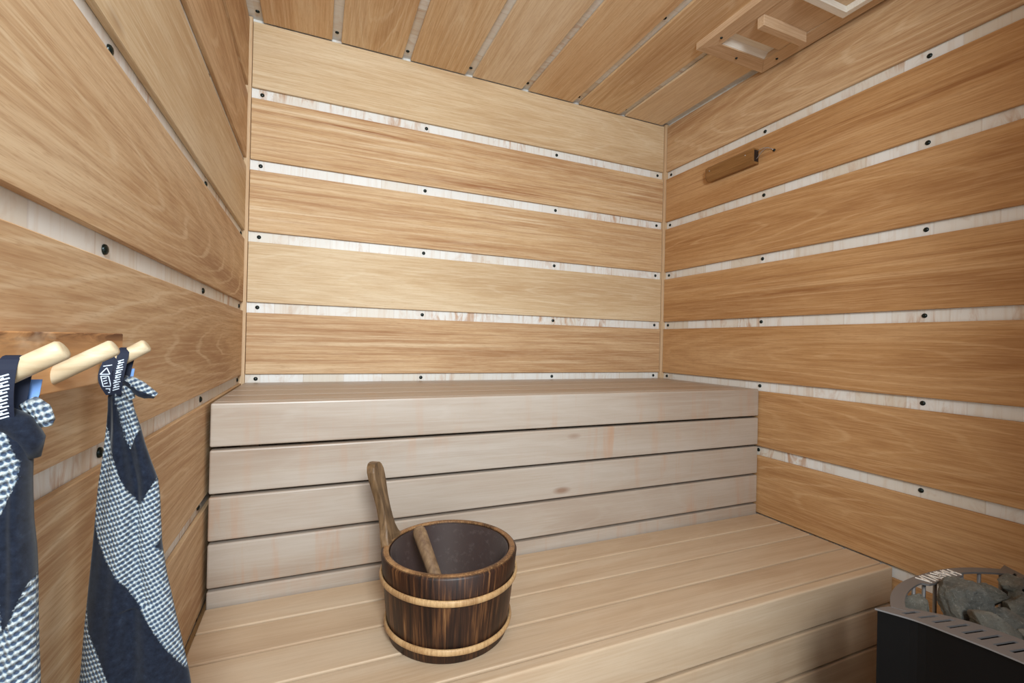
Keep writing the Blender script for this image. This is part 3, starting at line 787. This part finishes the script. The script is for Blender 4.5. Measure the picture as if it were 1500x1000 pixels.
def side_panel(mir):
    f = (lambda x: x) if not mir else (lambda x: 2 * HX - x)
    N = 144
    o_ = dens(OUT, N); i_ = []
    inn_d = dens(INN, 400)
    for k, (xo, yo) in enumerate(o_):
        t_ = min(1, min(k, N - k) / 14)
        yt = yo - .017 * t_ * (1 if k < N / 2 else -1) * min(1, abs(k - N / 2) / 20)
        yt = max(min(yt, inn_d[0][1]), inn_d[-1][1])
        i_.append(min(inn_d, key=lambda p: abs(p[1] - yt)))
    # flange plate with cross slots, made as cells: rows across (outer, slot start, slot end, inner)
    b = bmesh.new(); tv = []; bv = []
    for k in range(N + 1):
        rowt = []; rowb = []
        for q in (0, .24, .80, 1):
            x = o_[k][0] + (i_[k][0] - o_[k][0]) * q; y = o_[k][1] + (i_[k][1] - o_[k][1]) * q
            lean = .0
            rowt.append(b.verts.new((f(x), y + lean, HZ))); rowb.append(b.verts.new((f(x), y + lean, HZ - .003)))
        tv.append(rowt); bv.append(rowb)
    hole = lambda k: (k % 6) in (3, 4) and 8 < k < N - 8
    for k in range(N):
        for q in range(3):
            if q == 1 and hole(k): continue
            b.faces.new((tv[k][q], tv[k][q + 1], tv[k + 1][q + 1], tv[k + 1][q]))
            b.faces.new((bv[k][q], bv[k + 1][q], bv[k + 1][q + 1], bv[k][q + 1]))
        for q in (0, 3): b.faces.new((tv[k][q], tv[k + 1][q], bv[k + 1][q], bv[k][q]))
        if hole(k):
            for q in (1, 2): b.faces.new((tv[k][q], tv[k + 1][q], bv[k + 1][q], bv[k][q]))
            if not hole(k - 1): b.faces.new((tv[k][1], tv[k][2], bv[k][2], bv[k][1]))
            if not hole(k + 1): b.faces.new((tv[k + 1][1], tv[k + 1][2], bv[k + 1][2], bv[k + 1][1]))
    for k in (0, N):
        for q in range(3): b.faces.new((tv[k][q], tv[k][q + 1], bv[k][q + 1], bv[k][q]))
    fl = obj('slotted_rim', b, gm.m, heater, loc=(f(1.33), HY, HZ))
    b = bmesh.new()
    pts = [(f(x + .009), y) for x, y in dens(OUT, 40)] + [(f(x + .012), y) for x, y in dens(OUT, 40)[::-1]]
    prism(b, pts, 2, .12, HZ - .004)
    obj('side_panel', b, hm.m, heater, loc=(f(1.33), HY, .12))
    b = bmesh.new()
    pts = [(f(x - .001), y) for x, y in dens(INN, 40)] + [(f(x + .001), y) for x, y in dens(INN, 40)[::-1]]
    prism(b, pts, 2, .22, HZ - .0035)
    obj('inner_wall', b, hm.m, heater, loc=(f(1.38), HY, .22))
side_panel(False); side_panel(True)
# curved top band at the bench side, with the maker's lettering
def arc_pts(off, n=60, x0=1.302, x1=None):
    x1 = 2 * HX - x0 if x1 is None else x1
    r_ = []
    for k in range(n + 1):
        t = -1 + 2 * k / n
        x = (x0 + x1) / 2 + (x1 - x0) / 2 * math.sin(t * math.pi / 2)
        u = (x - HX) / ((x1 - x0) / 2)
        yy = -1.302 - .054 * (abs(u) ** 2.6)
        r_.append((x, yy))
    return r_
n = 72
outer = arc_pts(0, n, 1.302)
inner = []
for k, (x, y) in enumerate(outer):
    t = (x - HX) / .216
    wdt = .0205 + (.0125 if -.16 < t < .42 and False else 0)
    bump_ = .0125 * max(0, min(1, (.075 - abs(x - 1.545)) / .012))
    inner.append((HX + (x - HX) * .945, y - .0205 - bump_))
b = bmesh.new()
A = [[b.verts.new((p[0], p[1], z)) for p in ps] for ps, z in ((outer, HZ + .0005), (inner, HZ + .0005), (inner, HZ - .0035), (outer, HZ - .0035))]
for q in range(4):
    P_, Q_ = A[q], A[(q + 1) % 4]
    for k in range(n): b.faces.new((P_[k], P_[k + 1], Q_[k + 1], Q_[k]))
b.faces.new([A[q][0] for q in range(4)]); b.faces.new([A[q][n] for q in range(4)][::-1])
band = obj('front_band', b, gm.m, heater, loc=(HX, -1.32, HZ))
STROKES = {'H': [[(0, 0), (0, 1)], [(1, 0), (1, 1)], [(0, .5), (1, .5)]],
           'A': [[(-.05, 0), (.5, 1)], [(1.05, 0), (.5, 1)], [(.2, .32), (.8, .32)]],
           'R': [[(0, 0), (0, 1)], [(0, 1), (.75, 1), (.95, .78), (.75, .52), (0, .52)], [(.45, .52), (1, 0)]],
           'V': [[(-.05, 1), (.5, 0)], [(1.05, 1), (.5, 0)]],
           'I': [[(.5, 0), (.5, 1)]]}
b = bmesh.new()
let_w, gap_w, hgt = .0150, .0076, .0240
cur = 1.6060
for ch in 'HARVIA':
    wch = let_w if ch != 'I' else .004
    for st in STROKES[ch]:
        for p, q in zip(st, st[1:]):
            def L2(c_):
                u = c_[0] if ch != 'I' else .5
                xx = cur - u * wch
                yb_ = -1.302 - .054 * (abs((xx - HX) / .216) ** 2.6) - .0045
                return Vector((xx, yb_ - c_[1] * hgt, 0))
            a_, c_ = L2(p), L2(q); d_ = (c_ - a_); n2 = Vector((-d_.y, d_.x, 0)).normalized() * .00175
            e_ = d_.normalized() * .0010
            pts = [(v.x, v.y) for v in (a_ - e_ + n2, c_ + e_ + n2, c_ + e_ - n2, a_ - e_ - n2)]
            prism(b, pts, 2, HZ + .0004, HZ + .0016)
    cur -= wch + gap_w
obj('lettering', b, plain('cream_lettering', lin(232, 224, 214), .5), band, loc=(1.54, -1.32, HZ))
for k in range(10):
    u = -1 + 2 * (k + .0) / 9
    x = HX + .198 * u; yy = -1.302 - .054 * (abs(x - HX) / .216) ** 2.6 - .016
    b = bmesh.new(); tube(b, [(x, yy, .14), (x, yy, HZ - .0035)], .0036, 10)
    obj('grille_bar', b, gm.m, heater, smooth=True, loc=(x, yy, .14))
b = bmesh.new(); box(b, 1.345, 2 * HX - 1.345, 2 * HY + 1.36, -1.335, .10, .14)
obj('base', b, hm.m, heater, loc=(HX, HY, .1))
for sx_, sy_ in ((-1, -1), (-1, 1), (1, -1), (1, 1)):
    b = bmesh.new(); tube(b, [(HX + sx_ * .15, HY + sy_ * .18, 0), (HX + sx_ * .15, HY + sy_ * .18, .10)], .012, 12)
    obj('leg', b, hm.m, heater, loc=(HX + sx_ * .15, HY + sy_ * .18, 0))
b = bx(1.345, 2 * HX - 1.345, 2 * HY + 1.355, 2 * HY + 1.352, .10, HZ - .004)
obj('rear_panel', b, hm.m, heater, loc=(HX, -1.79, .1))

def stone_mat():
    s = NT('grey_sauna_stone', .7, .35)
    oi = s.n('ShaderNodeObjectInfo')
    a = s.noise(s.coords((14, 14, 14)), 1, 6, .65, .6)
    c = s.ramp(a, [(.3, lin(98, 99, 94)), (.5, lin(142, 140, 130)), (.7, lin(176, 172, 160))])
    tint = s.ramp(oi.outputs['Random'], [(0, lin(134, 138, 136)), (.5, lin(148, 144, 130)), (1, lin(124, 122, 110))])
    c = s.mix(.35, c, tint)
    f = s.noise(s.coords((120, 120, 120)), 1, 4, .75)
    c = s.mix(s.val(f, .56, .72, 0, .55), c, lin(222, 222, 210))
    c = s.mix(s.val(f, .42, .3, 0, .6), c, lin(52, 56, 56))
    br = s.noise(s.coords((8, 8, 8)), 1, 2)
    c = s.mix(s.val(br, .62, .74, 0, .4), c, lin(140, 112, 84))
    s.col(c)
    h = s.mul(s.noise(s.coords((30, 30, 60)), 1, 10, .8, .6), 1.0)
    s.bump(h, 1.0, .025)
    return s.m
stone_m = stone_mat()
def stone(name, label, loc, size, rot, seed, cuts=9):
    rg = random.Random(seed); b = bmesh.new(); bmesh.ops.create_icosphere(b, subdivisions=5, radius=1)
    planes = []
    for _ in range(cuts):
        nv = Vector((rg.gauss(0, 1), rg.gauss(0, 1), rg.gauss(0, 1))).normalized(); planes.append((nv, rg.uniform(.55, .85)))
    for v in b.verts:
        for nv, dd in planes:
            k = v.co.dot(nv) - dd
            if k > 0: v.co -= nv * k * .93
    for v in b.verts:
        p = v.co * 1.6 + Vector((seed * 3.1, 0, 0))
        v.co += v.co.normalized() * (noise.fractal(p, .8, 2.2, 6) * .10 + abs(noise.noise(Vector((p.x * 3, p.y * 3, p.z * 9)))) * .05)
    mt = Matrix.Translation(Vector(loc)) @ (Matrix.Rotation(R(rot[2]), 4, 'Z') @ Matrix.Rotation(R(rot[1]), 4, 'Y') @ Matrix.Rotation(R(rot[0]), 4, 'X')) @ Matrix.Diagonal((size[0] / 2, size[1] / 2, size[2] / 2, 1))
    bmesh.ops.transform(b, matrix=mt, verts=b.verts)
    o = obj(name, b, stone_m, None, smooth=True, loc=tuple(loc))
    tag(o, label, 'stone', 'stones heaped in the heater'); return o

STONES = [
 ('largest pale grey boulder of the heap, touching the lettered rim', (1.480, -1.390, .742), (.128, .098, .084), (15, -12, 20), 11, 10),
 ('flat light grey slab lying in front of the large boulder', (1.438, -1.452, .738), (.100, .062, .044), (6, 10, -25), 12, 8),
 ('narrow upright grey stone behind the left bars of the heater', (1.395, -1.352, .712), (.030, .050, .085), (10, 24, 20), 13, 8),
 ('rounded olive grey stone at the right edge, near the far rim', (1.690, -1.400, .742), (.085, .060, .045), (5, 5, -10), 14, 9),
 ('dark layered stone between the boulder and the right edge', (1.600, -1.382, .728), (.120, .060, .050), (-10, 8, -15), 15, 12),
 ('squarish greenish grey stone at the right edge of the picture', (1.592, -1.440, .730), (.100, .075, .060), (30, 10, 10), 16, 9),
 ('brownish grey stone tucked under the boulder on its right side', (1.545, -1.432, .712), (.080, .060, .055), (0, 20, 30), 17, 9),
 ('angular brown-grey stone under the olive one at the right edge', (1.655, -1.425, .712), (.095, .080, .060), (10, -15, 40), 21, 9),
 ('dark greenish stone low against the slotted rim', (1.478, -1.500, .708), (.085, .070, .065), (20, -10, 50), 18, 9),
 ('small dark stone showing behind the first grille bars', (1.352, -1.372, .688), (.034, .030, .050), (0, 10, 0), 19, 8),
 ('pale stone at the right edge, nearest the slotted rim', (1.500, -1.570, .712), (.085, .075, .060), (10, 0, 20), 20, 9),
]
for lb, p, sz, rt, sd, ct in STONES:
    stone('stone', lb, p, sz, rt, sd, ct)
b = bmesh.new(); box(b, 1.408, 2 * HX - 1.408, -1.75, -1.345, .652, .664)
obj('stone_grate', b, hm.m, heater, loc=(HX, HY, .66))
